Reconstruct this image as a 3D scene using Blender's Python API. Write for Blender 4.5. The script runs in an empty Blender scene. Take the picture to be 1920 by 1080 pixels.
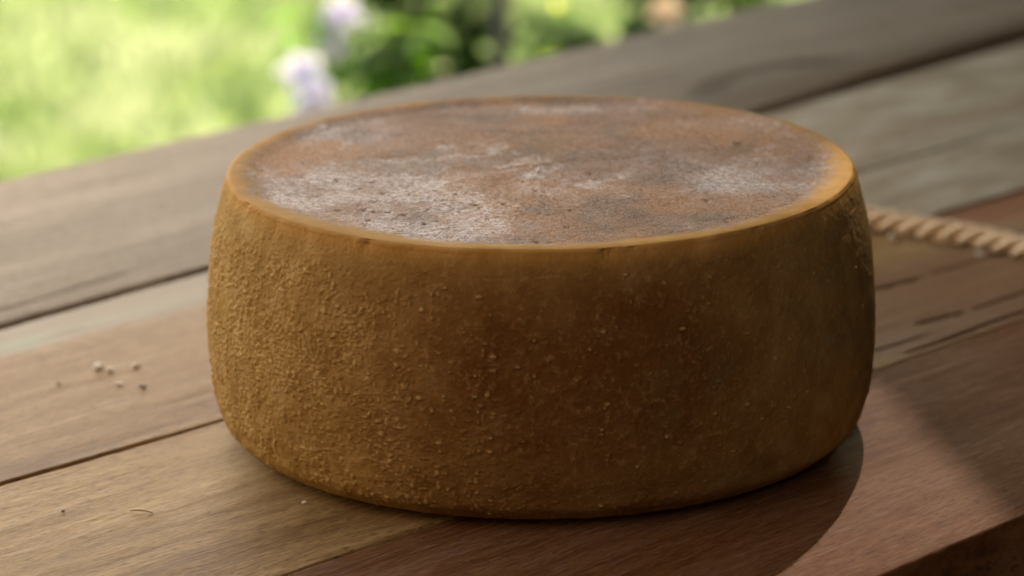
import bpy, bmesh, math, random
import numpy as np
from mathutils import Vector, Matrix

# ------------------------------------------------------------------ camera, sky, sun, exposure
scene = bpy.context.scene
COL = scene.collection
CAM_LOC = Vector((0.0, -1.5848, 0.53635))
CAM_F = Vector((-0.00874, 0.95936, -0.28205)).normalized()
CAM_R = Vector((0.999913, 0.005596, -0.011951)).normalized()
CAM_U = CAM_R.cross(CAM_F).normalized()
cam = bpy.data.cameras.new("camera")
camo = bpy.data.objects.new("camera", cam)
COL.objects.link(camo)
m = Matrix.Identity(4)
for i in range(3):
    m[i][0], m[i][1], m[i][2], m[i][3] = CAM_R[i], CAM_U[i], -CAM_F[i], CAM_LOC[i]
camo.matrix_world = m
cam.sensor_width = 36.0
cam.lens = 118.59
cam.clip_start, cam.clip_end = 0.05, 400.0
cam.dof.use_dof = True
cam.dof.focus_distance = 1.525
cam.dof.aperture_fstop = 6.3
cam.dof.aperture_blades = 0
scene.camera = camo

SUN_EL, SUN_AZ = math.radians(45.0), math.radians(12.0)     # azimuth from +Y towards +X
SUN = Vector((math.sin(SUN_AZ) * math.cos(SUN_EL), math.cos(SUN_AZ) * math.cos(SUN_EL), math.sin(SUN_EL)))
world = bpy.data.worlds.new("World")
scene.world = world
world.use_nodes = True
wn = world.node_tree
wn.nodes.clear()
sky = wn.nodes.new("ShaderNodeTexSky")
sky.sky_type = 'NISHITA'
sky.sun_disc = False
sky.sun_elevation = SUN_EL
sky.sun_rotation = SUN_AZ
sky.dust_density = 2.0
bg = wn.nodes.new("ShaderNodeBackground")
bg.inputs[1].default_value = 0.12
wo = wn.nodes.new("ShaderNodeOutputWorld")
wn.links.new(sky.outputs[0], bg.inputs[0])
wn.links.new(bg.outputs[0], wo.inputs[0])
sun = bpy.data.lights.new("sun", 'SUN')
sun.energy = 2.0
sun.angle = math.radians(0.53)
sun.color = (1.0, 0.95, 0.88)
suno = bpy.data.objects.new("sun", sun)
COL.objects.link(suno)
suno.rotation_euler = SUN.to_track_quat('Z', 'Y').to_euler()
suno.location = SUN * 10

vs = scene.view_settings
vs.view_transform = 'Standard'
vs.look = 'None'
vs.gamma = 1.0
vs.use_curve_mapping = False
vs.exposure = 3.6
vs.use_white_balance = True          # the camera's white balance, set for open shade
vs.white_balance_temperature = 8300
vs.white_balance_tint = 10
scene.render.engine = 'CYCLES'
scene.cycles.use_denoising = True
scene.cycles.use_adaptive_sampling = False
scene.cycles.max_bounces = 8
scene.cycles.transparent_max_bounces = 8
scene.cycles.sample_clamp_indirect = 6.0

# ------------------------------------------------------------------ helpers
def tag(o, label=None, cat=None, group=None, kind=None):
    if label: o["label"] = label
    if cat: o["category"] = cat
    if group: o["group"] = group
    if kind: o["kind"] = kind
    return o

def link(name, me, mat=None, parent=None, loc=None):
    o = bpy.data.objects.new(name, me)
    COL.objects.link(o)
    if mat and me is not None:
        me.materials.append(mat)
    if parent: o.parent = parent
    if loc is not None: o.location = loc
    return o

def smooth(me):
    me.polygons.foreach_set("use_smooth", np.ones(len(me.polygons), dtype=bool))

def grid_mesh(name, V, quads, tris=None):
    """fast mesh from numpy arrays"""
    me = bpy.data.meshes.new(name)
    nq = len(quads); nt = 0 if tris is None else len(tris)
    me.vertices.add(len(V)); me.vertices.foreach_set("co", np.ascontiguousarray(V, dtype=np.float32).ravel())
    loops = quads.ravel() if nt == 0 else np.concatenate([quads.ravel(), tris.ravel()])
    me.loops.add(len(loops)); me.loops.foreach_set("vertex_index", loops.astype(np.int32))
    me.polygons.add(nq + nt)
    starts = np.concatenate([np.arange(nq) * 4, nq * 4 + np.arange(nt) * 3]).astype(np.int32)
    me.polygons.foreach_set("loop_start", starts)
    me.update(calc_edges=True)
    me.validate()
    return me

def attr(me, name, values):
    a = me.attributes.new(name, 'FLOAT', 'POINT')
    a.data.foreach_set("value", np.ascontiguousarray(values, dtype=np.float32).ravel())

def hash3(ix, iy, iz, seed):
    h = (ix.astype(np.int64) * 374761393 + iy.astype(np.int64) * 668265263 + iz.astype(np.int64) * 2147483647 + seed * 1274126177) & 0xFFFFFFFF
    h = ((h ^ (h >> 13)) * 1274126177) & 0xFFFFFFFF
    h = ((h ^ (h >> 16)) * 2246822519) & 0xFFFFFFFF
    return ((h ^ (h >> 15)) & 0xFFFFFF) / float(0xFFFFFF)

def vnoise(x, y, z, seed=0):
    x, y, z = np.broadcast_arrays(x, y, z)
    ix, iy, iz = np.floor(x), np.floor(y), np.floor(z)
    fx, fy, fz = x - ix, y - iy, z - iz
    fx, fy, fz = [t * t * t * (t * (t * 6 - 15) + 10) for t in (fx, fy, fz)]
    r = 0
    for a in (0, 1):
        for b in (0, 1):
            for c in (0, 1):
                w = (fx if a else 1 - fx) * (fy if b else 1 - fy) * (fz if c else 1 - fz)
                r = r + w * hash3(ix + a, iy + b, iz + c, seed)
    return r

def fbm(x, y, z, octv=4, seed=0, gain=0.5):
    s, a, t = 0, 1.0, 0
    for k in range(octv):
        f = 2.03 ** k
        s = s + a * vnoise(x * f + 17.3 * k, y * f + 5.1 * k, z * f - 9.7 * k, seed + k)
        t += a; a *= gain
    return s / t

def sstep(a, b, x):
    t = np.clip((x - a) / (b - a), 0, 1)
    return t * t * (3 - 2 * t)

class NT:
    """small node-tree builder"""
    def __init__(self, name):
        self.mat = bpy.data.materials.new(name)
        self.mat.use_nodes = True
        self.t = self.mat.node_tree
        self.t.nodes.clear()
        self.out = self.t.nodes.new("ShaderNodeOutputMaterial")
    def n(self, typ, ins=None, **props):
        nd = self.t.nodes.new(typ)
        for k, v in props.items(): setattr(nd, k, v)
        for k, v in (ins or {}).items():
            self.set(nd.inputs[k], v)
        return nd
    def set(self, sock, v):
        if isinstance(v, bpy.types.NodeSocket): self.t.links.new(v, sock)
        elif isinstance(v, bpy.types.Node): self.t.links.new(v.outputs[0], sock)
        else:
            if sock.type == 'RGBA' and not hasattr(v, '__len__'): v = (v, v, v, 1)
            elif sock.type == 'RGBA' and len(v) == 3: v = (*v, 1)
            sock.default_value = v
    def math(self, op, a, b=None, c=None, clamp=False):
        nd = self.t.nodes.new("ShaderNodeMath"); nd.operation = op; nd.use_clamp = clamp
        for i, v in enumerate((a, b, c)):
            if v is not None: self.set(nd.inputs[i], v)
        return nd.outputs[0]
    def mix(self, f, a, b, blend='MIX'):
        nd = self.t.nodes.new("ShaderNodeMix"); nd.data_type = 'RGBA'; nd.blend_type = blend
        self.set(nd.inputs[0], f); self.set(nd.inputs[6], a); self.set(nd.inputs[7], b)
        return nd.outputs[2]
    def ramp(self, f, lo, hi, out0=0.0, out1=1.0):
        nd = self.t.nodes.new("ShaderNodeMapRange"); nd.interpolation_type = 'SMOOTHSTEP'
        self.set(nd.inputs[0], f)
        for i, v in ((1, lo), (2, hi), (3, out0), (4, out1)): self.set(nd.inputs[i], v)
        return nd.outputs[0]
    def colramp(self, f, stops):
        nd = self.t.nodes.new("ShaderNodeValToRGB")
        el = nd.color_ramp.elements
        while len(el) < len(stops): el.new(0.5)
        for e, (p, c) in zip(el, stops): e.position = p; e.color = (*c, 1)
        self.set(nd.inputs[0], f)
        return nd.outputs[0]
    def noise(self, vec, scale, detail=3.0, rough=0.5, dist=0.0):
        return self.n("ShaderNodeTexNoise", {"Vector": vec, "Scale": scale, "Detail": detail, "Roughness": rough, "Distortion": dist}).outputs[0]
    def mapping(self, vec, scale=(1, 1, 1), loc=(0, 0, 0), rot=(0, 0, 0)):
        return self.n("ShaderNodeMapping", {"Vector": vec, "Scale": scale, "Location": loc, "Rotation": rot}).outputs[0]
    def objco(self):
        return self.n("ShaderNodeTexCoord").outputs[3]
    def at(self, name):
        return self.n("ShaderNodeAttribute", attribute_name=name).outputs[2]

def simple_mat(name, col, rough=0.7, var=0.25, scale=30.0, bump=0.2):
    b = NT(name)
    co = b.objco()
    nz = b.noise(co, scale, 4)
    c2 = tuple(c * (1 - var) for c in col); c1 = tuple(min(1, c * (1 + var)) for c in col)
    colr = b.colramp(nz, [(0.3, c2), (0.7, c1)])
    bp = b.n("ShaderNodeBump", {"Strength": bump, "Distance": 0.002, "Height": nz})
    p = b.n("ShaderNodeBsdfPrincipled", {"Base Color": colr, "Roughness": rough, "Normal": bp})
    b.t.links.new(p.outputs[0], b.out.inputs[0])
    return b.mat

# ------------------------------------------------------------------ the table's own axes: x along the planks, y across (away from the camera)
ANG = 0.78101
TROT = math.pi / 2 - ANG
U = Vector((math.sin(ANG), math.cos(ANG), 0))
W = Vector((-math.cos(ANG), math.sin(ANG), 0))
FLOOR_Z, LAWN_Z = -0.75, -0.75
def T(al, y, z=0.0):
    v = U * al + W * y
    return Vector((v.x, v.y, z))

# ------------------------------------------------------------------ setting: lawn, porch floor, and unseen roof and walls added to shade the table
def slab(name, al0, al1, y0, y1, z0, z1, mat, kind='structure'):
    bm = bmesh.new()
    vs_ = [bm.verts.new(T(a, y, z)) for z in (z0, z1) for (a, y) in ((al0, y0), (al1, y0), (al1, y1), (al0, y1))]
    for f in ((3, 2, 1, 0), (4, 5, 6, 7), (0, 1, 5, 4), (1, 2, 6, 5), (2, 3, 7, 6), (3, 0, 4, 7)):
        bm.faces.new([vs_[i] for i in f])
    bm.normal_update()
    me = bpy.data.meshes.new(name); bm.to_mesh(me); bm.free()
    return tag(link(name, me, mat), kind=kind)

def leaf_shader(b, col, trans, rough=0.5, tw=0.45):
    p = b.n("ShaderNodeBsdfPrincipled", {"Base Color": col, "Roughness": 0.8, "Specular IOR Level": 0.06})
    t = b.n("ShaderNodeBsdfTranslucent", {"Color": trans})
    mx = b.n("ShaderNodeMixShader", {0: tw, 1: p.outputs[0], 2: t.outputs[0]})
    b.t.links.new(mx.outputs[0], b.out.inputs[0])

b = NT("lawn_ground")
co = b.objco()
nz = b.noise(co, 2.2, 5, 0.6)
col = b.colramp(nz, [(0.3, (0.055, 0.085, 0.028)), (0.55, (0.085, 0.12, 0.042)), (0.75, (0.12, 0.15, 0.065))])
p = b.n("ShaderNodeBsdfPrincipled", {"Base Color": col, "Roughness": 0.9})
b.t.links.new(p.outputs[0], b.out.inputs[0])
M_LAWN = b.mat
bm = bmesh.new()
bmesh.ops.create_grid(bm, x_segments=60, y_segments=60, size=150)
me = bpy.data.meshes.new("lawn"); bm.to_mesh(me); bm.free()
lawn = tag(link("lawn", me, M_LAWN, loc=(0, 0, LAWN_Z - 0.06)), kind='structure')

M_FLOOR = simple_mat("porch_floor", (0.12, 0.10, 0.085), 0.85)
M_ROOF = simple_mat("shade_roof_mat", (0.10, 0.07, 0.05), 0.8)  # dark underside for the added shading roof
M_WALL = simple_mat("shade_wall", (0.085, 0.06, 0.045), 0.85)  # dark, low-bounce surface for the added light blockers
slab("porch_floor", -7, 7, -2.6, 0.80, FLOOR_Z - 0.15, FLOOR_Z, M_FLOOR)
slab("shade_wall", -7, 7, -2.75, -2.6, FLOOR_Z, 1.8, M_WALL)  # unseen, added to keep the camera side dark
slab("shade_panel_right", 2.6, 2.72, -2.6, 1.6, FLOOR_Z, 1.8, M_WALL)  # unseen blocker, added to cut light from the back right
slab("shade_panel_back", 0.80, 4.0, 1.0, 1.02, 0.15, 1.79, M_WALL)  # unseen blocker, hung here to hide the sky behind the table
slab("shade_panel_left", -2.32, -2.2, -2.6, 3.7, FLOOR_Z, 3.4, M_WALL)  # unseen blocker, narrows the sky light from the left front
# unseen roof added for shade, round a filter that dims sun to a patch
RZ = 1.8
sh = SUN * (RZ / SUN.z)
def on_roof(x, y):
    return (x + sh.x, y + sh.y)
FILTER_QUAD = [on_roof(*q) for q in ((0.072, -0.34), (0.262, -0.36), (0.172, 0.070), (0.150, 0.070))]  # filter outline, traced along the sun from the wanted patch
b = NT("sun_filter")
tr = b.n("ShaderNodeBsdfTransparent", {"Color": (0.12, 0.13, 0.165)})  # invented filter: lets a dimmed share of sun through
b.t.links.new(tr.outputs[0], b.out.inputs[0])
M_FILTER = b.mat
outer = [T(-1.0, -2.75), T(7, -2.75), T(7, 1.65), T(-1.0, 1.65)]
outer = [(v.x, v.y) for v in outer]
def ring_slab(name, inner, outer, z0, z1, mat):
    # roof sheet with a four-sided opening: split into four quads joining matching corners
    bm = bmesh.new()
    cen = Vector((sum(q[0] for q in inner) / 4, sum(q[1] for q in inner) / 4))
    inn = sorted(inner, key=lambda q: math.atan2(q[1] - cen.y, q[0] - cen.x))
    out = sorted(outer, key=lambda q: math.atan2(q[1] - cen.y, q[0] - cen.x))
    best = min(range(4), key=lambda k: sum((Vector(inn[i]) - cen).normalized().dot((Vector(out[(i + k) % 4]) - cen).normalized()) * -1 for i in range(4)))
    out = [out[(i + best) % 4] for i in range(4)]
    L = {}
    for zi, z in enumerate((z0, z1)):
        for i in range(4):
            L['i', i, zi] = bm.verts.new((*inn[i], z)); L['o', i, zi] = bm.verts.new((*out[i], z))
    for i in range(4):
        j = (i + 1) % 4
        bm.faces.new([L['i', i, 0], L['i', j, 0], L['o', j, 0], L['o', i, 0]])
        bm.faces.new([L['i', i, 1], L['o', i, 1], L['o', j, 1], L['i', j, 1]])
        bm.faces.new([L['o', i, 0], L['o', j, 0], L['o', j, 1], L['o', i, 1]])
        bm.faces.new([L['i', i, 0], L['i', i, 1], L['i', j, 1], L['i', j, 0]])
    bmesh.ops.recalc_face_normals(bm, faces=bm.faces)
    me = bpy.data.meshes.new(name); bm.to_mesh(me); bm.free()
    return tag(link(name, me, mat), kind='structure')
roof = ring_slab("shade_roof", FILTER_QUAD, outer, RZ, RZ + 0.012, M_ROOF)  # added out of view, edges set by the light let in
pm = bpy.data.meshes.new("sun_filter_sheet")
pm.from_pydata([(x, y, RZ + 0.006) for x, y in FILTER_QUAD], [], [(0, 1, 2, 3)])
link("sun_filter_sheet", pm, M_FILTER, parent=roof)  # added unseen sheet that shapes the sun patch

# grass
rng = np.random.default_rng(5)
def make_grass():
    N = 60000
    y = 2.3 + 5.5 * rng.random(N) ** 1.2
    x = (-1.9 + 2.6 * rng.random(N)) * (0.55 + y / 9)
    h = 0.03 + 0.05 * rng.random(N)
    patch = fbm(x * 5.5, y * 4.0, 0 * x, 3, 3)
    h *= 0.35 + 0.7 * patch
    az = rng.random(N) * 2 * np.pi
    lean = 1.3 * h * rng.random(N); la = rng.random(N) * 2 * np.pi
    w = 0.003 + 0.003 * rng.random(N)
    base = np.c_[x, y, np.full(N, LAWN_Z - 0.06)]
    d = np.c_[np.cos(az) * w, np.sin(az) * w, 0 * w]
    mid = base + np.c_[np.cos(la) * lean * .4, np.sin(la) * lean * .4, h * .6]
    tip = base + np.c_[np.cos(la) * lean, np.sin(la) * lean, h]
    V = np.stack([base - d, base + d, mid + d * .8, mid - d * .8, tip], 1).reshape(-1, 3)
    k = np.arange(N)[:, None] * 5
    quads = k + np.array([[0, 1, 2, 3]]); tris = k + np.array([[3, 2, 4]])
    me = grid_mesh("grass", V, quads, tris)
    attr(me, "tone", np.repeat(np.clip(0.3 * rng.random(N) + 1.8 * (patch - .5) + .35, 0, 1), 5))
    return me
b = NT("grass_blade")
tone = b.at("tone")
leaf_shader(b, b.colramp(tone, [(0.1, (0.05, 0.085, 0.025)), (0.5, (0.105, 0.145, 0.05)), (0.9, (0.17, 0.195, 0.095))]),
            b.colramp(tone, [(0.1, (0.10, 0.16, 0.045)), (0.5, (0.175, 0.235, 0.085)), (0.9, (0.26, 0.30, 0.155))]), 0.5, 0.5)
tag(link("grass", make_grass(), b.mat), kind='stuff')

# ------------------------------------------------------------------ table
def wood(name, tones, seed, grey=(0.30, 0.26, 0.21), grey_lo=0.55, grey_hi=0.8, streak=None, rough=0.6, fine=1.0, bump=0.35, extra=None):
    b = NT(name)
    co0 = b.objco()
    co = b.mapping(co0, loc=(seed * 3.7, seed * 1.9, seed * 0.7))
    warp = b.noise(b.mapping(co, (1.2, 6, 6)), 2.0, 2)
    wv = b.n("ShaderNodeCombineXYZ", {1: b.math('MULTIPLY', b.math('SUBTRACT', warp, 0.5), 0.05)}).outputs[0]
    cw = b.n("ShaderNodeVectorMath", {0: co, 1: wv}, operation='ADD').outputs[0]
    big = b.noise(b.mapping(cw, (2.0, 14, 6)), 1.0, 4, 0.55)
    med = b.noise(b.mapping(cw, (9, 110, 30)), 1.0, 5, 0.65)
    fin = b.noise(b.mapping(cw, (60, 520, 120)), 1.0, 4, 0.7)
    pores = b.noise(b.mapping(cw, (150, 900, 200)), 1.0, 2, 0.5)
    spot = b.noise(co, 22.0, 4, 0.6)
    t = b.math('ADD', b.math('MULTIPLY', big, 0.36), b.math('ADD', b.math('MULTIPLY', med, 0.30), b.math('MULTIPLY', fin, 0.38)))
    col = b.colramp(t, [(0.40, tones[0]), (0.5, tones[1]), (0.57, tones[2]), (0.66, tones[3])])
    gm = b.ramp(b.math('ADD', b.math('MULTIPLY', b.noise(b.mapping(cw, (3, 18, 10), loc=(5, 2, 1)), 1.0, 5, 0.6), 0.8), b.math('MULTIPLY', spot, 0.2)), grey_lo, grey_hi)
    gcol = b.mix(med, tuple(c * 0.62 for c in grey), tuple(min(1, c * 1.28) for c in grey))
    col = b.mix(gm, col, gcol)
    dark = b.ramp(pores, 0.56, 0.66)
    col = b.mix(b.math('MULTIPLY', dark, 0.75 * fine), col, b.mix(0.75, col, (0.05, 0.03, 0.02)))
    # stains that follow the grain
    st = b.ramp(b.noise(b.mapping(cw, (4, 22, 10), loc=(9, 4, 2)), 1.0, 4, 0.65), 0.60, 0.74)
    col = b.mix(b.math('MULTIPLY', st, 0.65), col, b.mix(0.6, col, (0.07, 0.035, 0.02)))
    if extra: col = extra(b, co0, cw, col, med, fin)
    crack = b.at("crack")
    col = b.mix(crack, col, (0.035, 0.022, 0.015))
    hgt = b.math('ADD', b.math('MULTIPLY', med, 0.5), b.math('ADD', b.math('MULTIPLY', fin, 0.45), b.math('MULTIPLY', pores, 0.25)))
    bp = b.n("ShaderNodeBump", {"Strength": bump, "Distance": 0.0012, "Height": hgt})
    rg = b.ramp(b.math('ADD', b.math('MULTIPLY', med, 0.5), b.math('MULTIPLY', gm, 0.5)), 0.2, 0.9, rough, rough + 0.25)
    p = b.n("ShaderNodeBsdfPrincipled", {"Base Color": col, "Roughness": rg, "Normal": bp, "Specular IOR Level": 0.04})
    b.t.links.new(p.outputs[0], b.out.inputs[0])
    return b.mat

def box_mask(b, co, x0, x1, y0, y1, sx, sy, slope=0.0):
    s = b.n("ShaderNodeSeparateXYZ", {0: co})
    x = s.outputs[0]
    y = b.math('SUBTRACT', s.outputs[1], b.math('MULTIPLY', x, slope))
    mx = b.math('MULTIPLY', b.ramp(x, x0 - sx, x0 + sx), b.ramp(x, x1 - sx, x1 + sx, 1.0, 0.0))
    my = b.math('MULTIPLY', b.ramp(y, y0 - sy, y0 + sy), b.ramp(y, y1 - sy, y1 + sy, 1.0, 0.0))
    return b.math('MULTIPLY', mx, my)

def ex_far(b, co, cw, col, med, fin):
    # brown worn strip beside the gap and dark swirls
    m1 = box_mask(b, co, 0.52, 3.0, 0.355, 0.415, 0.14, 0.03)
    col = b.mix(b.math('MULTIPLY', m1, 0.75), col, (0.12, 0.075, 0.04))
    s = b.n("ShaderNodeSeparateXYZ", {0: co})
    # swirl of dark grain round a knot
    dx = b.math('MULTIPLY', b.math('SUBTRACT', s.outputs[0], 0.66), 0.55)
    dy = b.math('SUBTRACT', s.outputs[1], 0.405)
    rr = b.math('SQRT', b.math('ADD', b.math('MULTIPLY', dx, dx), b.math('MULTIPLY', dy, dy)))
    rr = b.math('ADD', rr, b.math('MULTIPLY', b.math('SUBTRACT', med, 0.5), 0.012))
    ring = b.math('MULTIPLY', b.ramp(rr, 0.024, 0.036), b.ramp(rr, 0.042, 0.058, 1.0, 0.0))
    up = b.ramp(dy, -0.005, 0.03)
    col = b.mix(b.math('MULTIPLY', b.math('MULTIPLY', ring, up), 0.95), col, (0.075, 0.05, 0.028))
    return col

def ex_second(b, co, cw, col, med, fin):
    # left half: grey-cream strip at the gap and a trace of pale green paint; right half weathered olive grey
    nz = b.noise(b.mapping(co, (14, 40, 10)), 1.0, 4, 0.65)
    strip = box_mask(b, co, -3, 0.35, 0.285, 0.40, 0.12, 0.010, -0.035)
    col = b.mix(b.math('MULTIPLY', strip, 0.85), col, b.mix(med, (0.20, 0.155, 0.10), (0.33, 0.275, 0.19)))
    g = box_mask(b, co, -0.135, 0.05, 0.284, 0.301, 0.05, 0.006, -0.05)
    col = b.mix(b.math('MULTIPLY', g, b.ramp(nz, 0.38, 0.66, 0.0, 0.55)), col, (0.27, 0.33, 0.22))
    ol = box_mask(b, co, 0.36, 4, 0.02, 0.42, 0.10, 0.02)
    olc = b.colramp(nz, [(0.3, (0.19, 0.145, 0.09)), (0.5, (0.31, 0.255, 0.172)), (0.7, (0.42, 0.37, 0.285))])
    col = b.mix(b.math('MULTIPLY', ol, 0.92), col, olc)
    rd = box_mask(b, co, 0.55, 1.1, 0.235, 0.255, 0.15, 0.012)
    return b.mix(b.math('MULTIPLY', rd, 0.45), col, (0.20, 0.09, 0.04))

def ex_third(b, co, cw, col, med, fin):
    nz = b.noise(b.mapping(co, (10, 45, 10), loc=(2, 0, 0)), 1.0, 4, 0.65)
    rd = box_mask(b, co, 0.42, 3, 0.066, 0.12, 0.05, 0.006)
    col = b.mix(b.math('MULTIPLY', rd, 0.8), col, b.mix(nz, (0.15, 0.045, 0.02), (0.28, 0.10, 0.05)))
    gr = box_mask(b, co, 0.16, 3, -0.055, -0.030, 0.05, 0.010)
    col = b.mix(b.math('MULTIPLY', gr, 0.5), col, b.mix(med, (0.15, 0.095, 0.055), (0.27, 0.185, 0.125)))
    rb = box_mask(b, co, 0.20, 3, -0.080, 0.060, 0.06, 0.02)
    return b.mix(b.math('MULTIPLY', rb, 0.72), col, b.mix(nz, (0.17, 0.075, 0.035), (0.25, 0.15, 0.09)))

def ex_front(b, co, cw, col, med, fin):
    # short cross-grain scuffs, paler dusty rose wood
    nz = b.noise(b.mapping(co, (40, 300, 10), rot=(0, 0, 0.12)), 1.0, 3, 0.6)
    return b.mix(b.ramp(nz, 0.52, 0.7, 0, 0.45), col, (0.23, 0.125, 0.095))

PLANKS = [
    # name tones etc: edges given as (x0,y_at_x0,x1,y_at_x1) of far edge and near edge
    dict(far=(0.1, 0.592, 0.8, 0.592), near=(-0.084, 0.3365, 0.874, 0.374), seed=1,
         mat=wood("plank_weathered_grey", [(0.13, 0.092, 0.057), (0.21, 0.159, 0.106), (0.275, 0.219, 0.15), (0.34, 0.28, 0.205)], 1, (0.30, 0.253, 0.187), 0.42, 0.66, extra=ex_far, rough=0.7)),
    dict(far=(-0.084, 0.3285, 0.874, 0.360), near=(-0.239, 0.1262, 0.516, 0.1012), seed=2,
         mat=wood("plank_pinkish", [(0.13, 0.064, 0.021), (0.205, 0.110, 0.040), (0.255, 0.147, 0.058), (0.32, 0.202, 0.093)], 2, (0.27, 0.178, 0.085), 0.56, 0.8, extra=ex_second)),
    dict(far=(-0.239, 0.1248, 0.516, 0.0998), near=(-0.226, -0.0613, 0.296, -0.0653), seed=3,
         mat=wood("plank_tan", [(0.145, 0.07, 0.022), (0.25, 0.14, 0.050), (0.32, 0.195, 0.077), (0.40, 0.27, 0.125)], 3, (0.33, 0.23, 0.115), 0.56, 0.8, extra=ex_third, bump=0.9)),
    dict(far=(-0.226, -0.0630, 0.296, -0.0668), near=(-0.05, -0.2515, 0.06, -0.2515), seed=4,
         mat=wood("plank_red_brown", [(0.072, 0.025, 0.008), (0.135, 0.052, 0.017), (0.18, 0.082, 0.034), (0.23, 0.118, 0.066)], 4, (0.20, 0.108, 0.063), 0.55, 0.8, extra=ex_front, bump=0.9, rough=0.55)),
]
# cracks: (plank seed, x0, y0, x1, y1, half width, depth)
CRACKS = [(3, 0.288, 0.030, 0.335, 0.0262, 0.0016, 0.006), (3, 0.258, -0.0285, 0.296, -0.034, 0.0013, 0.005),
          (3, 0.30, -0.034, 0.40, -0.036, 0.0008, 0.003), (3, 0.337, 0.0262, 0.46, 0.020, 0.0007, 0.003),
          (3, 0.16, -0.0415, 0.255, -0.046, 0.0006, 0.002),
          (3, 0.21, -0.0585, 0.42, -0.056, 0.0011, 0.003),
          (2, 0.43, 0.205, 0.62, 0.200, 0.0012, 0.003), (1, -0.1, 0.356, 0.03, 0.363, 0.001, 0.003)]
TX0, TX1, TH = -0.95, 1.75, 0.045
def make_plank(P):
    xs = np.unique(np.round(np.concatenate([np.linspace(TX0, -0.40, 60), np.linspace(-0.40, 0.55, 420), np.linspace(0.55, 1.1, 110), np.linspace(1.1, TX1, 40)]), 5))
    def edge(e, x): return e[1] + (e[3] - e[1]) * (x - e[0]) / (e[2] - e[0])
    ny = 110
    te = np.concatenate([[0, .0025, .006, .011, .018], np.linspace(.027, .973, ny), [.982, .989, .994, .9975, 1]])
    sd = P['seed']
    X = xs[:, None] + 0 * te[None, :]
    wob = lambda k: 0.0012 * (fbm(xs * 9, 0 * xs + k, 0 * xs, 3, sd) - .5) + 0.0006 * (vnoise(xs * 90, 0 * xs + k, 0 * xs, sd) - .5)
    yf = edge(P['far'], xs) + wob(1); yn = edge(P['near'], xs) + wob(2)
    Y = yn[:, None] + (yf - yn)[:, None] * te[None, :]
    wid = np.abs(yf - yn)[:, None]
    ed = np.minimum(te, 1 - te)[None, :] * wid                       # distance to the nearest long edge
    er = 0.0007 + 0.0016 * fbm(X * 14, np.sign(te - .5)[None, :] + 0 * X, 0 * X, 3, sd + 9)
    if sd == 1: er = er + 0.020 * sstep(0.45, 0.9, X) * (te[None, :] < .5)     # worn rounded edge on the far right
    q = np.clip(1 - ed / er, 0, 1)
    Z = -er * (1 - np.sqrt(np.clip(1 - q * q, 0, 1)))
    Z += 0.0016 * (fbm(X * 2.5, Y * 9, 0 * X, 2, sd + 20) - .5)
    Z += 0.0007 * (fbm(X * 12, Y * 120, 0 * X, 3, sd + 30) - .5)
    ck = np.zeros_like(X)
    for (s_, x0, y0, x1, y1, hw, dp) in CRACKS:
        if s_ != sd: continue
        t = np.clip((X - x0) / (x1 - x0), -0.05, 1.05)
        yy = y0 + (y1 - y0) * t + 0.0015 * (fbm(X * 60, 0 * X, 0 * X + 3, 3, sd + 40) - .5)
        w = hw * np.sqrt(np.clip(np.sin(np.clip(t, 0, 1) * np.pi), 0, 1)) + 1e-5
        c = np.clip(1 - np.abs(Y - yy) / (w + 0.0006), 0, 1) * ((t > 0) & (t < 1)) * sstep(0, hw * .6, w)
        ck = np.maximum(ck, np.clip(c * 1.6, 0, 1)); Z -= dp * c
    top = np.stack([X, Y, Z], -1)
    nx_, nt_ = X.shape
    idx = np.arange(nx_ * nt_).reshape(nx_, nt_)
    quads = np.stack([idx[:-1, :-1], idx[1:, :-1], idx[1:, 1:], idx[:-1, 1:]], -1).reshape(-1, 4)
    V = [top.reshape(-1, 3)]
    ring = np.concatenate([idx[:, 0], idx[-1, 1:], idx[::-1, -1][1:], idx[0, ::-1][1:-1]])
    nb = len(V[0]); low = V[0][ring].copy()
    rows = [ring]
    for k, z in enumerate((-TH * .35, -TH * .7, -TH)):
        lw = low.copy(); lw[:, 2] = z + (0.0 if k == 2 else 0)
        V.append(lw); rows.append(nb + np.arange(len(ring))); nb += len(ring)
    for a, c in zip(rows[:-1], rows[1:]):
        a2, c2 = np.roll(a, -1), np.roll(c, -1)
        quads = np.concatenate([quads, np.stack([a, c, c2, a2], -1)])
    # bottom: strip between the two long sides
    nxs = nx_
    lowring = rows[-1]
    nearb = lowring[:nxs]; farb = lowring[nxs + nt_ - 2: nxs + nt_ - 2 + nxs][::-1]
    quads = np.concatenate([quads, np.stack([nearb[:-1], farb[:-1], farb[1:], nearb[1:]], -1)])
    V = np.concatenate(V)
    me = grid_mesh("plank", V, quads)
    attr(me, "crack", np.concatenate([ck.ravel(), np.zeros(len(V) - ck.size)]))
    smooth(me)
    return me
table = bpy.data.objects.new("wooden_table", None)
COL.objects.link(table)
table.location = (0, 0, FLOOR_Z)
table.rotation_euler = (0, 0, TROT)
tag(table, "old table of wide weathered wooden planks carrying the cheese wheel", "table")
plank_labels = ["grey weathered plank along the garden side with a worn rounded edge", "pinkish plank with a trace of pale green paint",
                "tan plank under the cheese with dark cracks at one end", "red brown plank along the table's front edge"]
for P, lb in zip(PLANKS, plank_labels):
    o = link("plank", make_plank(P), P['mat'], table, (0, 0, -FLOOR_Z))
    o["label"] = lb
M_LEG = wood("table_leg_wood", [(0.10, 0.05, 0.03), (0.17, 0.09, 0.05), (0.22, 0.12, 0.08), (0.3, 0.2, 0.14)], 9)
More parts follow.
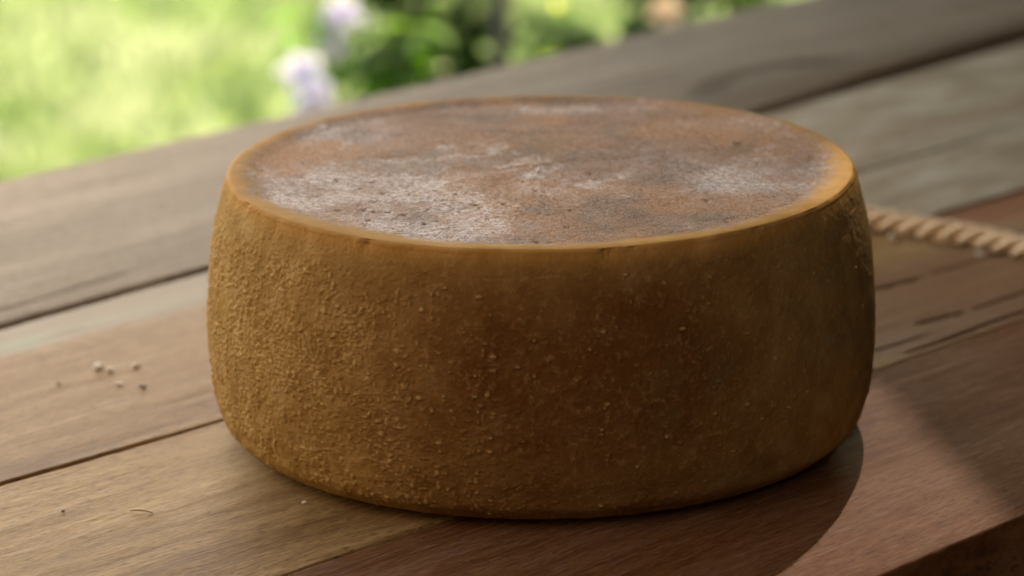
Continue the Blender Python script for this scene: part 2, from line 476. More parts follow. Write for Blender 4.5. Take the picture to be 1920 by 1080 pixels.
def box_child(name, x0, x1, y0, y1, z0, z1, mat, parent):
    bm = bmesh.new()
    bmesh.ops.create_cube(bm, size=1.0)
    for v in bm.verts:
        v.co = Vector(((x0 + x1) / 2 + v.co.x * (x1 - x0), (y0 + y1) / 2 + v.co.y * (y1 - y0), (z0 + z1) / 2 + v.co.z * (z1 - z0)))
    bmesh.ops.bevel(bm, geom=bm.edges[:], offset=0.004, segments=2, affect='EDGES')
    me = bpy.data.meshes.new(name); bm.to_mesh(me); bm.free()
    return link(name, me, mat, parent)
for x in (-0.72, 1.52):
    for y in (-0.17, 0.51):
        box_child("leg", x - .045, x + .045, y - .045, y + .045, 0.0, -FLOOR_Z - TH - 0.082, M_LEG, table)
    box_child("cross_beam", x - .04, x + .04, -0.22, 0.56, -FLOOR_Z - TH - 0.08, -FLOOR_Z - TH - 0.001, M_LEG, table)

# ------------------------------------------------------------------ cheese wheel
def make_cheese():
    H = 0.132
    zf = np.array([0.0, .02, .06, .15, .3, .45, .6, .75, .88, .96, .985])
    rf = np.array([.1335, .1450, .1535, .1594, .1623, .1628, .1616, .1594, .1558, .1529, .1516])
    side = np.linspace(0, .979, 290)
    # smooth the profile
    def catmull(x, xp, fp):
        mslope = np.gradient(fp, xp)
        k = np.clip(np.searchsorted(xp, x) - 1, 0, len(xp) - 2)
        h = xp[k + 1] - xp[k]; t = (x - xp[k]) / h
        return ((2 * t**3 - 3 * t**2 + 1) * fp[k] + (t**3 - 2 * t**2 + t) * h * mslope[k] + (-2 * t**3 + 3 * t**2) * fp[k + 1] + (t**3 - t**2) * h * mslope[k + 1])
    pr = [(r, 0.0) for r in (0.02, .06, .10, .12, .1275)]
    pr += [(catmull(s, zf, rf), s * H) for s in side]
    r0, z0 = pr[-1]
    er = 0.0024
    for a in np.linspace(0.15, math.pi / 2, 9):
        pr.append((r0 - er * (1 - math.cos(a)), z0 + er * math.sin(a)))
    r1, z1 = pr[-1]
    for r in np.linspace(r1 - .0008, 0.0015, 150):
        d = r1 - r
        z = z1 - 0.0016 * sstep(0.002, 0.016, d) + 0.0014 * sstep(0.03, 0.13, d)
        pr.append((r, z))
    pr = np.array(pr); NR = len(pr); NS = 1650
    th = np.arange(NS) / NS * 2 * np.pi
    R = np.repeat(pr[:, 0][:, None], NS, 1); Zc = np.repeat(pr[:, 1][:, None], NS, 1)
    C, S_ = np.cos(th)[None, :], np.sin(th)[None, :]
    i_side0, i_side1 = 5, 5 + len(side)
    i_top = i_side1 + 9
    isside = np.zeros((NR, 1)); isside[i_side0:i_side1 + 5] = 1
    istop = np.zeros((NR, 1)); istop[i_top - 4:] = 1
    X, Y = R * C, R * S_
    # gentle irregularity of the whole wheel
    low = (fbm(C * 1.3 + 4, S_ * 1.3, Zc * 9, 3, 61) - .5)
    R2 = R * (1 + 0.010 * low * isside + 0.006 * (fbm(C * 1.1, S_ * 1.1, 0 * C, 2, 71) - .5))
    Z2 = Zc + 0.0022 * (fbm(C * 1.5, S_ * 1.5, 0 * C + 8, 3, 81) - .5) * sstep(0.06, 0.132, Zc)
    # side: grainy crust
    grain = np.zeros((NR, NS)); rg = np.random.default_rng(11)
    N = 200000
    gi = rg.integers(i_side0 + 6, i_side1 - 10, N); gj = rg.integers(0, NS, N)
    # direction: left of the wheel (-x) dense, thinning out past the middle of the face seen (-y)
    gx, gy = np.cos(th[gj]), np.sin(th[gj]); gz = (gi - i_side0) / len(side)
    az = np.degrees(np.arctan2(gy, gx)) % 360                      # 180 = left, 270 = front
    dens = np.interp(az, [0, 100, 150, 180, 205, 232, 255, 275, 300, 330, 360], [.006, .2, .65, .85, .85, .60, .17, .03, .008, .006, .006])
    clus = fbm(gx * 11, gy * 11, gz * 8, 3, 91)
    big = fbm(gx * 4 + 3, gy * 4, gz * 2.2, 3, 93)
    dens = dens * (0.10 + 0.90 * sstep(.36, .56, clus + .05 * (dens > .6))) * (0.25 + 0.75 * sstep(.36, .50, big)) * (1 - sstep(.80, .93, gz + .22 * (fbm(gx * 6, gy * 6, gz * 0, 3, 95) - .5)))
    keep = rg.random(N) < dens
    gi, gj = gi[keep], gj[keep]
    gr = rg.choice([0.9, 1.2, 1.6, 2.2], len(gi), p=[.45, .35, .16, .04]); gh = (0.35 + 0.65 * rg.random(len(gi))) * np.clip(gr / 1.6, .55, 1.25)
    el = 0.7 + 0.6 * rg.random(len(gi))
    for di in range(-4, 5):
        for dj in range(-4, 5):
            d2 = (di / (gr * el * 1.2)) ** 2 + (dj * el / gr) ** 2
            v = gh * np.clip(1 - d2 / 1.6, 0, 1) ** .8
            np.maximum.at(grain, (np.clip(gi + di, 0, NR - 1), (gj + dj) % NS), v)
    fine = (vnoise(C * 160, S_ * 160, Zc * 1000, 33) - .5) * isside
    rough_amt = np.interp(np.degrees(th) % 360, [0, 150, 180, 240, 280, 360], [.2, .8, 1, .8, .5, .25])[None, :]
    micro = fbm(C * 45, S_ * 45, Zc * 280, 3, 37) - .5
    disp = 0.00085 * grain + 0.00045 * fine * rough_amt * isside + 0.0015 * micro * rough_amt * isside * (1 - sstep(.112, .124, Zc))
    # rim nicks
    for (az0, zz, wz, dp, seedk) in ((281.0, .1295, .0045, .0020, 1), (239.0, .1290, .004, .0016, 2), (285.5, .131, .003, .0012, 3), (205, .1305, .003, .0012, 4), (310, .1305, .003, .0008, 5)):
        da = (np.degrees(th)[None, :] - az0 + 180) % 360 - 180
        d2 = (da / (wz * 400)) ** 2 + ((Zc - zz) / wz) ** 2
        nk = np.exp(-d2 * 2) * (R > .143) * (0.5 + vnoise(C * 300, S_ * 300, Zc * 900, 50 + seedk))
        disp = disp - dp * nk
    rimw = 0.0016 * (fbm(C * 16, S_ * 16, Zc * 60, 6, 55, .62) - .5) * ((R > .138) & (Zc > .12))
    R2 = R2 + (disp + rimw) * isside
    # top: pitted, mottled crust inside a smooth ring
    Xt, Yt = R * C, R * S_
    edge_n = fbm(Xt * 45, Yt * 45, 0 * Xt, 4, 101)
    edge_f = fbm(Xt * 300, Yt * 300, 0 * Xt, 3, 103)
    inside = (1 - sstep(.1345, .1490, np.hypot(Xt, Yt - .0055) + 0.013 * (edge_n - .5) + 0.010 * (edge_f - .5))) * istop
    pit = np.zeros((NR, NS))
    for k in range(420):
        a = rg.random() * 6.283; r = .136 * math.sqrt(rg.random())
        px, py = r * math.cos(a), r * math.sin(a)
        wl = math.exp(-((px + .075) ** 2 + (py + .075) ** 2) / .003)
        if rg.random() > .12 + wl: continue
        s = 0.0006 + 0.0011 * rg.random() ** 2
        i0 = i_top + np.searchsorted(-pr[i_top:, 0], -r)
        for i in range(max(i_top, i0 - 4), min(NR, i0 + 5)):
            jw = int(3 * s / max(pr[i, 0], .004) / (2 * np.pi) * NS) + 2
            j0 = int(a / (2 * np.pi) * NS); js = (np.arange(j0 - jw, j0 + jw + 1)) % NS
            d2 = (Xt[i, js] - px) ** 2 + (Yt[i, js] - py) ** 2
            pit[i, js] = np.maximum(pit[i, js], np.exp(-d2 / (s * s)))
    crust = fbm(Xt * 420, Yt * 420, 0 * Xt, 2, 111) - .5
    crust2 = fbm(Xt * 60, Yt * 60, 0 * Xt, 4, 113) - .5
    Z2 = Z2 + inside * (0.0004 * crust + 0.0008 * crust2 - 0.0008 * pit)
    V = np.stack([R2 * C, R2 * S_, np.maximum(Z2, 0)], -1).reshape(-1, 3)
    V = np.concatenate([V, [[0, 0, 0], [0, 0, float(Z2[-1].mean())]]])
    idx = np.arange(NR * NS).reshape(NR, NS); nxt = np.roll(idx, -1, 1)
    quads = np.stack([idx[:-1], nxt[:-1], nxt[1:], idx[1:]], -1).reshape(-1, 4)
    cb, ct = NR * NS, NR * NS + 1
    tris = np.concatenate([np.stack([np.full(NS, cb), nxt[0], idx[0]], -1), np.stack([idx[-1], nxt[-1], np.full(NS, ct)], -1)])
    me = grid_mesh("cheese_wheel", V, quads, tris)
    smooth(me)
    # colour fields of the top crust
    def blob(x, y, sx, sy): return np.exp(-(((Xt - x) / sx) ** 2 + ((Yt - y) / sy) ** 2))
    n1 = fbm(Xt * 34, Yt * 28, 0 * Xt, 6, 121, .68); n2 = fbm(Xt * 30, Yt * 28, 0 * Xt + 3, 6, 131, .68); n3 = fbm(Xt * 30, Yt * 28, 0 * Xt + 7, 6, 141, .65)
    mold = (1.0 * blob(-.108, -.040, .026, .034) + 1.0 * blob(-.050, -.104, .034, .026) + .6 * blob(.070, -.004, .036, .022) + .55 * blob(-.098, .068, .024, .03)
            + .6 * blob(.108, .084, .03, .016) + .40 * blob(.10, -.045, .04, .03) + .5 * blob(-.03, -.06, .045, .03) + .4 * blob(.02, .122, .07, .010) + .35 * blob(-.06, -.03, .04, .04))
    mold = np.clip(.20 + mold * (0.35 + 1.35 * sstep(.36, .64, n1)) + .7 * sstep(.60, .78, n1), 0, 1)
    dark = (.9 * blob(.008, .012, .042, .014) + .8 * blob(-.022, .108, .03, .014) + .85 * blob(-.070, .024, .026, .02) + .8 * blob(.045, -.028, .034, .009) + .6 * blob(-.03, -.005, .03, .012) + .4 * blob(.06, -.09, .05, .01))
    dark = np.clip(.12 + dark * (0.3 + 1.4 * sstep(.36, .62, n2)) + .8 * sstep(.54, .70, n2), 0, 1)
    orange = (.9 * blob(-.003, .052, .05, .020) + .9 * blob(.116, .044, .03, .022) + .9 * blob(.04, -.082, .06, .012) + .7 * blob(-.125, .035, .014, .035) + .7 * blob(.02, -.055, .05, .018) + .5 * blob(-.09, -.09, .03, .02))
    orange = np.clip(orange * (.4 + 1.2 * sstep(.35, .6, n3)) + .9 * sstep(.52, .68, n3), 0, 1)
    z = np.zeros(2)
    attr(me, "inside", np.concatenate([inside.ravel(), [0, 1]]))
    attr(me, "mold", np.concatenate([mold.ravel(), z])); attr(me, "dark", np.concatenate([dark.ravel(), z]))
    attr(me, "orange", np.concatenate([orange.ravel(), z])); attr(me, "pit", np.concatenate([pit.ravel(), z]))
    attr(me, "grain", np.concatenate([grain.ravel(), z]))
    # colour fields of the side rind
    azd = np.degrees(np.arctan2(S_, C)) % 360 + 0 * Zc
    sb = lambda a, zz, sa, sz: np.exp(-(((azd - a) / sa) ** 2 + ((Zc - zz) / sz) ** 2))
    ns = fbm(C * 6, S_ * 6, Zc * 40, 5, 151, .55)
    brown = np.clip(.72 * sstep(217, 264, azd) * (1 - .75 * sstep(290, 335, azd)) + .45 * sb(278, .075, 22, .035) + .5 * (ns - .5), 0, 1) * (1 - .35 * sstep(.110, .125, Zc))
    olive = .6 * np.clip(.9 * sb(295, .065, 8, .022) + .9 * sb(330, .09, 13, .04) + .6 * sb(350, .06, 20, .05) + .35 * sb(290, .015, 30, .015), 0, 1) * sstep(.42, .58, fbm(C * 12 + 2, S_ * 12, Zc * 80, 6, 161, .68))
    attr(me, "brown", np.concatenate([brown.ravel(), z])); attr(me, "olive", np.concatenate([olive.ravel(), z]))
    attr(me, "rim", np.concatenate([((1 - inside) * sstep(.121, .1315, Zc + .006 * (ns - .5))).ravel(), z]))
    return me

b = NT("cheese_rind")
co = b.objco()
sp = b.noise(co, 900.0, 3, 0.7)
sp2 = b.noise(co, 300.0, 4, 0.65)
sp3 = b.noise(co, 60.0, 5, 0.6)
# side
side = b.colramp(sp3, [(0.3, (0.27, 0.152, 0.046)), (0.5, (0.34, 0.198, 0.063)), (0.7, (0.41, 0.258, 0.096))])
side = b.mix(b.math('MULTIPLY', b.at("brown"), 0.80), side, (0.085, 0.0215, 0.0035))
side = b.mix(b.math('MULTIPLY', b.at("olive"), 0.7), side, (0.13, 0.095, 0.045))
side = b.mix(b.ramp(sp2, 0.50, 0.75, 0.0, 0.30), side, (0.48, 0.32, 0.13))
side = b.mix(b.ramp(b.at("grain"), 0.25, 0.95, 0.0, 0.38), side, (0.58, 0.405, 0.165))
rimc = b.colramp(sp3, [(0.3, (0.35, 0.175, 0.042)), (0.7, (0.46, 0.25, 0.078))])
rimc = b.mix(b.ramp(sp2, 0.60, 0.75, 0, 0.4), rimc, (0.46, 0.20, 0.06))
side = b.mix(b.at("rim"), side, rimc)
# top crust
top = b.colramp(sp3, [(0.3, (0.235, 0.12, 0.060)), (0.5, (0.31, 0.17, 0.092)), (0.7, (0.38, 0.23, 0.138))])
top = b.mix(b.math('MULTIPLY', b.at("orange"), 0.8), top, b.mix(sp2, (0.36, 0.15, 0.045), (0.48, 0.24, 0.085)))
top = b.mix(b.math('MULTIPLY', b.at("dark"), b.ramp(sp2, 0.30, 0.62, 0.25, 0.85)), top, (0.15, 0.105, 0.062))
mold_m = b.math('MULTIPLY', b.at("mold"), b.ramp(b.math('ADD', b.math('MULTIPLY', sp, 0.45), b.math('MULTIPLY', sp2, 0.55)), 0.34, 0.66, 0.08, 0.88))
top = b.mix(mold_m, top, (0.85, 0.78, 0.69))
top = b.mix(b.ramp(sp, 0.56, 0.70, 0, 0.55), top, (0.62, 0.49, 0.37))
top = b.mix(b.ramp(sp, 0.48, 0.34, 0, 0.75), top, (0.14, 0.08, 0.05))
top = b.mix(b.ramp(b.at("pit"), 0.35, 0.8, 0, 0.85), top, (0.11, 0.065, 0.035))
colr = b.mix(b.at("inside"), side, top)
hg = b.math('ADD', b.math('MULTIPLY', sp, 0.5), b.math('MULTIPLY', sp2, 0.8))
bstr = b.math('MULTIPLY', b.math('SUBTRACT', 1.0, b.math('MULTIPLY', b.at("rim"), 0.75)), 0.5)
bp = b.n("ShaderNodeBump", {"Strength": bstr, "Distance": 0.0011, "Height": hg})
rgh = b.math('SUBTRACT', 0.85, b.math('MULTIPLY', b.at("rim"), 0.10))
p = b.n("ShaderNodeBsdfPrincipled", {"Base Color": colr, "Roughness": rgh, "Normal": bp, "Specular IOR Level": 0.03,
                                     "Subsurface Weight": 0.12, "Subsurface Radius": (1.0, 0.45, 0.15), "Subsurface Scale": 0.004})
b.t.links.new(p.outputs[0], b.out.inputs[0])
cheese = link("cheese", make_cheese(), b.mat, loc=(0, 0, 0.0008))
tag(cheese, "whole wheel of aged cheese with grainy golden rind and mouldy mottled top", "cheese")

# ------------------------------------------------------------------ rope
def catpath(pts, n):
    pts = [Vector(p) for p in pts]
    out = []
    for i in range(len(pts) - 1):
        p0 = pts[max(i - 1, 0)]; p1 = pts[i]; p2 = pts[i + 1]; p3 = pts[min(i + 2, len(pts) - 1)]
        for k in range(n):
            t = k / n
            out.append(0.5 * ((2 * p1) + (p2 - p0) * t + (2 * p0 - 5 * p1 + 4 * p2 - p3) * t * t + (3 * p1 - p0 - 3 * p2 + p3) * t ** 3))
    out.append(pts[-1])
    return out
b = NT("rope_fibre")
co = b.objco()
n1 = b.noise(b.mapping(co, (1, 1, 1)), 260.0, 4, 0.7); n2 = b.noise(co, 60.0, 3)
c = b.colramp(b.math('ADD', b.math('MULTIPLY', n1, .6), b.math('MULTIPLY', n2, .4)), [(0.3, (0.62, 0.46, 0.27)), (0.5, (0.80, 0.63, 0.41)), (0.7, (0.88, 0.74, 0.53))])
bp = b.n("ShaderNodeBump", {"Strength": 0.7, "Distance": 0.001, "Height": n1})
p = b.n("ShaderNodeBsdfPrincipled", {"Base Color": c, "Roughness": 0.9, "Normal": bp})
b.t.links.new(p.outputs[0], b.out.inputs[0])
M_ROPE = b.mat
RR = 0.0062
rope = bpy.data.objects.new("rope", None); COL.objects.link(rope)
tag(rope, "thick twisted natural fibre rope lying on the table behind the cheese", "rope")
rpts = [(0.02, 0.425), (0.10, 0.42), (0.165, 0.397), (0.2015, 0.3765), (0.2325, 0.3540), (0.2505, 0.3415), (0.2835, 0.3090), (0.33, 0.26), (0.39, 0.225), (0.46, 0.22)]
rpts = [(x, y - 0.0235) for x, y in rpts]
rope.location = (rpts[0][0], rpts[0][1], 0)
path = catpath([(x - rpts[0][0], y - rpts[0][1], RR * 1.09) for x, y in rpts], 40)
# even spacing
L = [0.0]
for a, c_ in zip(path[:-1], path[1:]): L.append(L[-1] + (c_ - a).length)
n = int(L[-1] / 0.0011)
ss = np.linspace(0, L[-1], n)
P3 = np.stack([np.interp(ss, L, [q[k] for q in path]) for k in range(3)], 1)
Tn = np.gradient(P3, axis=0); Tn /= np.linalg.norm(Tn, axis=1)[:, None]
Nn = np.cross(Tn, [0, 0, 1]); Nn /= np.linalg.norm(Nn, axis=1)[:, None]
Bn = np.cross(Nn, Tn)
for s in range(3):
    ph = ss / 0.040 * 2 * np.pi + s * 2 * np.pi / 3
    cen = P3 + (Nn * np.cos(ph)[:, None] + Bn * np.sin(ph)[:, None]) * RR * 0.60
    rad = RR * 0.48 * (1 + 0.10 * (vnoise(ss * 120, 0 * ss, 0 * ss + s, 7) - .5))
    K = 18
    aa = np.arange(K) / K * 2 * np.pi
    Vv = np.zeros((n, K, 3))
    for k in range(K):
        rk = rad * (1 + 0.10 * np.abs(np.sin(aa[k] * 2.5 + ss * 420)))
        Vv[:, k] = cen + (Nn * np.cos(aa[k]) + Bn * np.sin(aa[k])) * rk[:, None]
    idx = np.arange(n * K).reshape(n, K); nx2 = np.roll(idx, -1, 1)
    q = np.stack([idx[:-1], nx2[:-1], nx2[1:], idx[1:]], -1).reshape(-1, 4)
    e0 = np.stack([np.full(K - 2, idx[0, 0]), idx[0, 2:], idx[0, 1:-1]], -1); e1 = np.stack([np.full(K - 2, idx[-1, 0]), idx[-1, 1:-1], idx[-1, 2:]], -1)
    me = grid_mesh("strand", Vv.reshape(-1, 3), q, np.concatenate([e0, e1])); smooth(me)
    link("strand", me, M_ROPE, rope)

fz = random.Random(3); Vs_, Fs_ = [], []
for k in range(900):
    i = fz.randrange(5, n - 5); a_ = fz.random() * 2 * math.pi
    o_ = Vector(Nn[i]) * math.cos(a_) + Vector(Bn[i]) * math.sin(a_); t_ = Vector(Tn[i])
    p0 = Vector(P3[i]) + o_ * RR * 0.98
    p1 = p0 + o_ * RR * fz.uniform(.1, .35) + t_ * RR * fz.uniform(-.6, .6); p2 = p1 + o_ * RR * fz.uniform(0, .35) + t_ * RR * fz.uniform(-.8, .8)
    w_ = o_.cross(t_).normalized() * 0.00012; k0 = len(Vs_)
    for q_ in (p0, p1, p2):
        q_.z = max(q_.z, 0.0004); Vs_ += [tuple(q_ - w_), tuple(q_ + w_)]
    Fs_ += [(k0, k0 + 1, k0 + 3, k0 + 2), (k0 + 2, k0 + 3, k0 + 5, k0 + 4)]
me = bpy.data.meshes.new("loose_fibres"); me.from_pydata(Vs_, [], Fs_)
link("loose_fibres", me, M_ROPE, rope)["kind"] = "stuff"

# ------------------------------------------------------------------ crumbs on the planks
M_CRUMB = simple_mat("crumb_pale", (0.62, 0.52, 0.38), 0.8, 0.12, 500, 0.05)
M_CRUMB_D = simple_mat("crumb_dark", (0.16, 0.12, 0.09), 0.8, 0.3, 500)
M_STRAW = simple_mat("straw", (0.50, 0.38, 0.22), 0.7, 0.2, 300)
def crumb(name, x, y, size, label, mat, seed, flat=0.5, group=None, cat="crumb"):
    size *= 0.75
    bm = bmesh.new()
    bmesh.ops.create_icosphere(bm, subdivisions=2, radius=size)
    r = random.Random(seed); off = r.random() * 50
    for v in bm.verts:
        d = v.co.normalized()
        k = float(fbm(np.array(d.x * 2.6 + off), np.array(d.y * 2.6), np.array(d.z * 2.6), 3, seed, .7))
        v.co = d * size * (0.1 + 1.9 * k)
        v.co.z *= flat; v.co.x *= 1.15
    zmin = min(v.co.z for v in bm.verts)
    for v in bm.verts: v.co.z -= zmin
    me = bpy.data.meshes.new(name); bm.to_mesh(me); bm.free()
    o = link(name, me, mat, loc=(x, y, 0.0002)); o.rotation_euler = (0, 0, r.random() * 6)
    return tag(o, label, cat, group)
crumb("cheese_crumb", -0.2323, 0.0966, 0.0036, "largest pale cheese crumb on the pinkish plank beside the wheel", M_CRUMB, 1)
crumb("cheese_crumb", -0.2258, 0.0925, 0.0023, "pale crumb touching the largest crumb on the pinkish plank", M_CRUMB, 2)
crumb("cheese_crumb", -0.2129, 0.0978, 0.0024, "lone pale crumb between the largest crumb and the cheese wheel", M_CRUMB, 3)
crumb("cheese_crumb", -0.2185, 0.0690, 0.0021, "thin pale flake on the pinkish plank beside a dark speck", M_CRUMB, 4, 0.35)
crumb("dark_crumb", -0.2054, 0.0634, 0.0022, "grey brown crumb on the pinkish plank beside a pale flake", M_CRUMB_D, 5)
crumb("dark_crumb", -0.2220, -0.1208, 0.0013, "tiny dark speck on the tan plank near the straw", M_CRUMB_D, 6, 0.5)
crumb("dark_crumb", -0.2497, 0.0701, 0.0013, "tiny dark speck alone on the pinkish plank", M_CRUMB_D, 7, 0.5)
crumb("cheese_crumb", -0.1110, -0.1120, 0.0013, "tiny golden crumb at the foot of the cheese wheel", M_CRUMB, 8)
crumb("cheese_crumb", 0.2074, 0.3330, 0.0032, "small pale crumb against the rope close to the cheese", M_CRUMB, 9)
crumb("cheese_crumb", 0.2538, 0.2950, 0.0028, "small pale crumb on the tan plank in front of the rope", M_CRUMB, 10)
# a sliver of straw
cu = [( -0.0055, 0.0018, 0.0008), (-0.002, 0.0003, 0.0016), (0.002, -0.0003, 0.0014), (0.0055, -0.0012, 0.0007)]
pth = catpath(cu, 6)
bm = bmesh.new(); rings = []
for i, q in enumerate(pth):
    rr_ = 0.0006 * (0.55 + 0.45 * math.sin(math.pi * (i + .5) / len(pth)))
    rings.append([bm.verts.new((q.x, q.y + rr_ * math.cos(a * math.pi / 3), q.z + rr_ * math.sin(a * math.pi / 3))) for a in range(6)])
for a, c_ in zip(rings[:-1], rings[1:]):
    for k in range(6): bm.faces.new([a[k], a[(k + 1) % 6], c_[(k + 1) % 6], c_[k]])
bm.faces.new(rings[0]); bm.faces.new(rings[-1][::-1])
bmesh.ops.recalc_face_normals(bm, faces=bm.faces)
me = bpy.data.meshes.new("straw_sliver"); bm.to_mesh(me); bm.free()
tag(link("straw_sliver", me, M_STRAW, loc=(-0.1856, -0.1225, 0.0)), "short thin sliver of straw lying on the tan plank", "straw")

# ------------------------------------------------------------------ garden plants beyond the table
def plant_mat(name, lo, hi, tlo, thi, tw=0.5):
    b = NT(name); tone = b.at("tone")
    nz = b.noise(b.objco(), 40.0, 3)
    t = b.math('ADD', b.math('MULTIPLY', tone, 0.75), b.math('MULTIPLY', nz, 0.25))
    leaf_shader(b, b.colramp(t, [(0.15, lo), (0.85, hi)]), b.colramp(t, [(0.15, tlo), (0.85, thi)]), 0.4, tw)
    return b.mat
M_LEAF = plant_mat("leaf_bright", (0.025, 0.08, 0.010), (0.06, 0.13, 0.018), (0.06, 0.22, 0.008), (0.18, 0.36, 0.02))
M_LEAF_D = plant_mat("leaf_deep", (0.015, 0.045, 0.010), (0.03, 0.075, 0.014), (0.03, 0.12, 0.008), (0.10, 0.24, 0.015), 0.45)
M_LEAF_Y = plant_mat("leaf_yellow", (0.11, 0.15, 0.022), (0.19, 0.21, 0.04), (0.33, 0.39, 0.04), (0.48, 0.49, 0.09), 0.6)
M_STEM = simple_mat("plant_stem", (0.045, 0.055, 0.025), 0.7)
b = NT("petal_lavender"); tone = b.at("tone")
leaf_shader(b, b.colramp(tone, [(0.0, (0.60, 0.57, 0.76)), (1.0, (0.78, 0.76, 0.82))]), b.colramp(tone, [(0.0, (0.52, 0.48, 0.74)), (1.0, (0.72, 0.70, 0.80))]), 0.6, 0.45)
M_PETAL = b.mat
b = NT("petal_cream"); tone = b.at("tone")
leaf_shader(b, b.colramp(tone, [(0.0, (0.62, 0.48, 0.34)), (1.0, (0.70, 0.58, 0.44))]), b.colramp(tone, [(0.0, (0.55, 0.42, 0.30)), (1.0, (0.62, 0.50, 0.38))]), 0.6, 0.45)
M_PETAL_C = b.mat

def leaf_geo(Vs, Fs, tones, base, direc, normal, length, width, bend, tone):
    d = direc.normalized(); sde = d.cross(normal)
    if sde.length < 1e-4: sde = d.cross(Vector((1, 0, 0)))
    sde.normalize(); up = sde.cross(d).normalized()
    prof = [(0.0, 0.06), (0.18, 0.62), (0.42, 1.0), (0.7, 0.72), (0.9, 0.28), (1.0, 0.0)]
    k0 = len(Vs)
    for t, w in prof:
        cpt = base + d * (length * t) - Vector((0, 0, 1)) * (bend * length * t * t)
        Vs.append(cpt - sde * (w * width / 2) + up * (0.12 * width * w)); Vs.append(cpt); Vs.append(cpt + sde * (w * width / 2) + up * (0.12 * width * w))
        tones += [tone] * 3
    for i in range(len(prof) - 1):
        a = k0 + i * 3
        Fs.append((a, a + 1, a + 4, a + 3)); Fs.append((a + 1, a + 2, a + 5, a + 4))

def mesh_from(name, Vs, Fs, tones):
    me = bpy.data.meshes.new(name)
    me.from_pydata([tuple(v) for v in Vs], [], Fs)
    a = me.attributes.new("tone", 'FLOAT', 'POINT'); a.data.foreach_set("value", np.array(tones, dtype=np.float32))
    smooth(me)
    return me

def tube(name, pts, r0, r1, mat, parent, sides=7):
    bm = bmesh.new(); rings = []
    for i, q in enumerate(pts):
        t = (pts[min(i + 1, len(pts) - 1)] - pts[max(i - 1, 0)]).normalized()
        s1 = t.cross(Vector((0.3, 1, 0.1))).normalized(); s2 = t.cross(s1)
        r = r0 + (r1 - r0) * i / (len(pts) - 1)
        rings.append([bm.verts.new(q + s1 * r * math.cos(a * 2 * math.pi / sides) + s2 * r * math.sin(a * 2 * math.pi / sides)) for a in range(sides)])
    for a, c_ in zip(rings[:-1], rings[1:]):
        for k in range(sides): bm.faces.new([a[k], a[(k + 1) % sides], c_[(k + 1) % sides], c_[k]])
    bm.faces.new(rings[0]); bm.faces.new(rings[-1][::-1])
    bmesh.ops.recalc_face_normals(bm, faces=bm.faces)
    me = bpy.data.meshes.new(name); bm.to_mesh(me); bm.free(); smooth(me)
    return link(name, me, mat, parent)

def shrub(name, base, height, spread, nstems, nleaf, leaf_len, mat, label, cat, seed, group=None, tones=(0, 1), zlow=0.25, lean=(0, 0)):
    r = random.Random(seed)
    root = bpy.data.objects.new(name, None); COL.objects.link(root); root.location = base
    tag(root, label, cat, group)
    Vs, Fs, tn = [], [], []
    for s in range(nstems):
        a = r.random() * 6.283; e = spread * math.sqrt(r.random())
        tip = Vector((math.cos(a) * e + lean[0], math.sin(a) * e + lean[1], height * (0.72 + 0.36 * r.random())))
        st = [Vector((math.cos(a) * .012, math.sin(a) * .012, 0)), tip * .35 + Vector((0, 0, .05 * height)), tip * .7 + Vector((0, 0, .06 * height)), tip]
        pts = catpath(st, 5)
        tube("stem", pts, 0.0042, 0.0014, M_STEM, root)
        for k in range(nleaf):
            t = zlow + (1 - zlow) * r.random()
            q = pts[min(int(t * (len(pts) - 1)), len(pts) - 1)]
            la = r.random() * 6.283
            d = Vector((math.cos(la), math.sin(la), 0.5 * r.random() + .05))
            leaf_geo(Vs, Fs, tn, q, d, Vector((0.2 * r.random(), 0.2 * r.random(), 1)), leaf_len * (0.6 + 0.7 * r.random()), leaf_len * (0.42 + 0.22 * r.random()), 0.25 + 0.4 * r.random(), tones[0] + (tones[1] - tones[0]) * r.random())
    f = link("foliage", mesh_from("foliage", Vs, Fs, tn), mat, root)
    f["kind"] = "stuff"
    return root

def flower(root, at, direc, size, mat, npet=5, cup=0.35, seed=0):
    """trumpet flower of separate petals, a part of its plant"""
    r = random.Random(seed)
    rl = Vector(at) - root.location
    d = Vector(direc).normalized()
    s1 = d.cross(Vector((0, 0, 1))).normalized(); s2 = d.cross(s1)
    Vs, Fs, tn = [], [], []
    for k in range(npet):
        a = k * 2 * math.pi / npet + r.random() * .3
        o = s1 * math.cos(a) + s2 * math.sin(a)
        leaf_geo(Vs, Fs, tn, rl - d * size * .25, (o * 1.0 + d * cup), d, size * (0.52 + .1 * r.random()), size * 0.46, 0.12, r.random())
    fl = link("flower", mesh_from("flower", Vs, Fs, tn), mat, root)
    tube("flower_stalk", catpath([Vector((rl.x * .3, rl.y * .3, 0.05)), rl * .6 + Vector((0, 0.01, .02)), rl - d * size * .25], 6), 0.003, 0.0018, M_STEM, fl)
    return fl

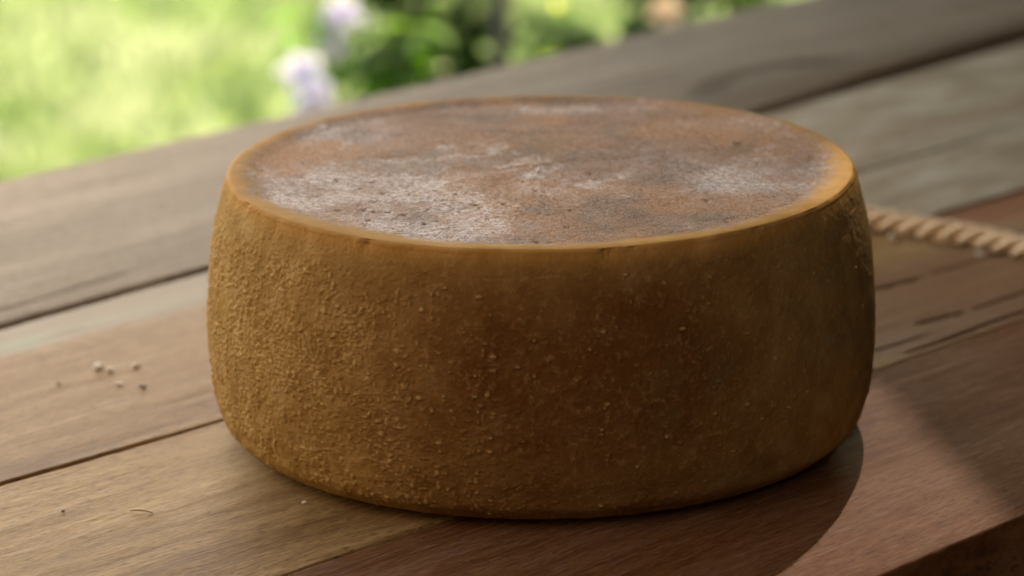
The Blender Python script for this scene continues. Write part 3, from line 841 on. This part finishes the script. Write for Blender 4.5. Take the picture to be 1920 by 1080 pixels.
def px(u, v, Y):
    """photo pixel + depth of the planting row -> point"""
    d = CAM_F + CAM_R * ((u - 960) / 6324.7) + CAM_U * ((540 - v) / 6324.7)
    return CAM_LOC + d * ((Y - CAM_LOC.y) / d.y)

GZ = LAWN_Z - 0.06
fp = shrub("flowering_plant", (-0.20, 2.15, GZ), 0.60, 0.10, 9, 26, 0.055, M_LEAF, "bright leafy plant with white lavender flowers beyond the table edge", "plant", 21)
flower(fp, px(560, 128, 2.0), (-0.3, -0.75, 0.5), 0.052, M_PETAL, seed=1)
flower(fp, px(592, 182, 2.0), (0.3, -0.8, 0.35), 0.050, M_PETAL, seed=2)
flower(fp, px(622, 75, 2.05), (0.5, -0.6, 0.5), 0.040, M_PETAL, seed=3)
flower(fp, px(640, 22, 2.05), (0.2, -0.7, 0.6), 0.050, M_PETAL, seed=4)
shrub("leafy_shrub", (-0.10, 2.28, GZ), 0.68, 0.12, 16, 60, 0.055, M_LEAF_D, "dark green leafy shrub behind the flowering plant", "shrub", 22)
shrub("leafy_shrub", (0.13, 2.40, GZ), 0.70, 0.17, 18, 60, 0.055, M_LEAF_D, "dark green leafy shrub beside the cream flower", "shrub", 23)
yp = shrub("yellow_leaved_plant", (0.015, 2.10, GZ), 0.56, 0.035, 4, 7, 0.060, M_LEAF_Y, "plant with large yellow green leaves between dark shrubs", "plant", 24, zlow=0.7)
cp = shrub("cream_flowered_plant", (0.14, 2.12, GZ), 0.52, 0.05, 4, 12, 0.045, M_LEAF_D, "low plant with one cream pink flower beyond the table", "plant", 25)
flower(cp, px(1250, 18, 2.1), (0.05, -0.8, 0.5), 0.040, M_PETAL_C, npet=6, seed=6)
# thin dark garden stake
root = bpy.data.objects.new("garden_stake", None); COL.objects.link(root); sk = px(938, 60, 2.02)
root.location = (sk.x, 2.02, GZ)
tag(root, "dark upright garden stake among the leafy plants", "stake")
tube("shaft", [Vector((0, 0, 0)), Vector((0.001, 0, .3)), Vector((0.0, 0, .75))], 0.011, 0.010, simple_mat("stake_wood", (0.03, 0.035, 0.015), 0.8), root)
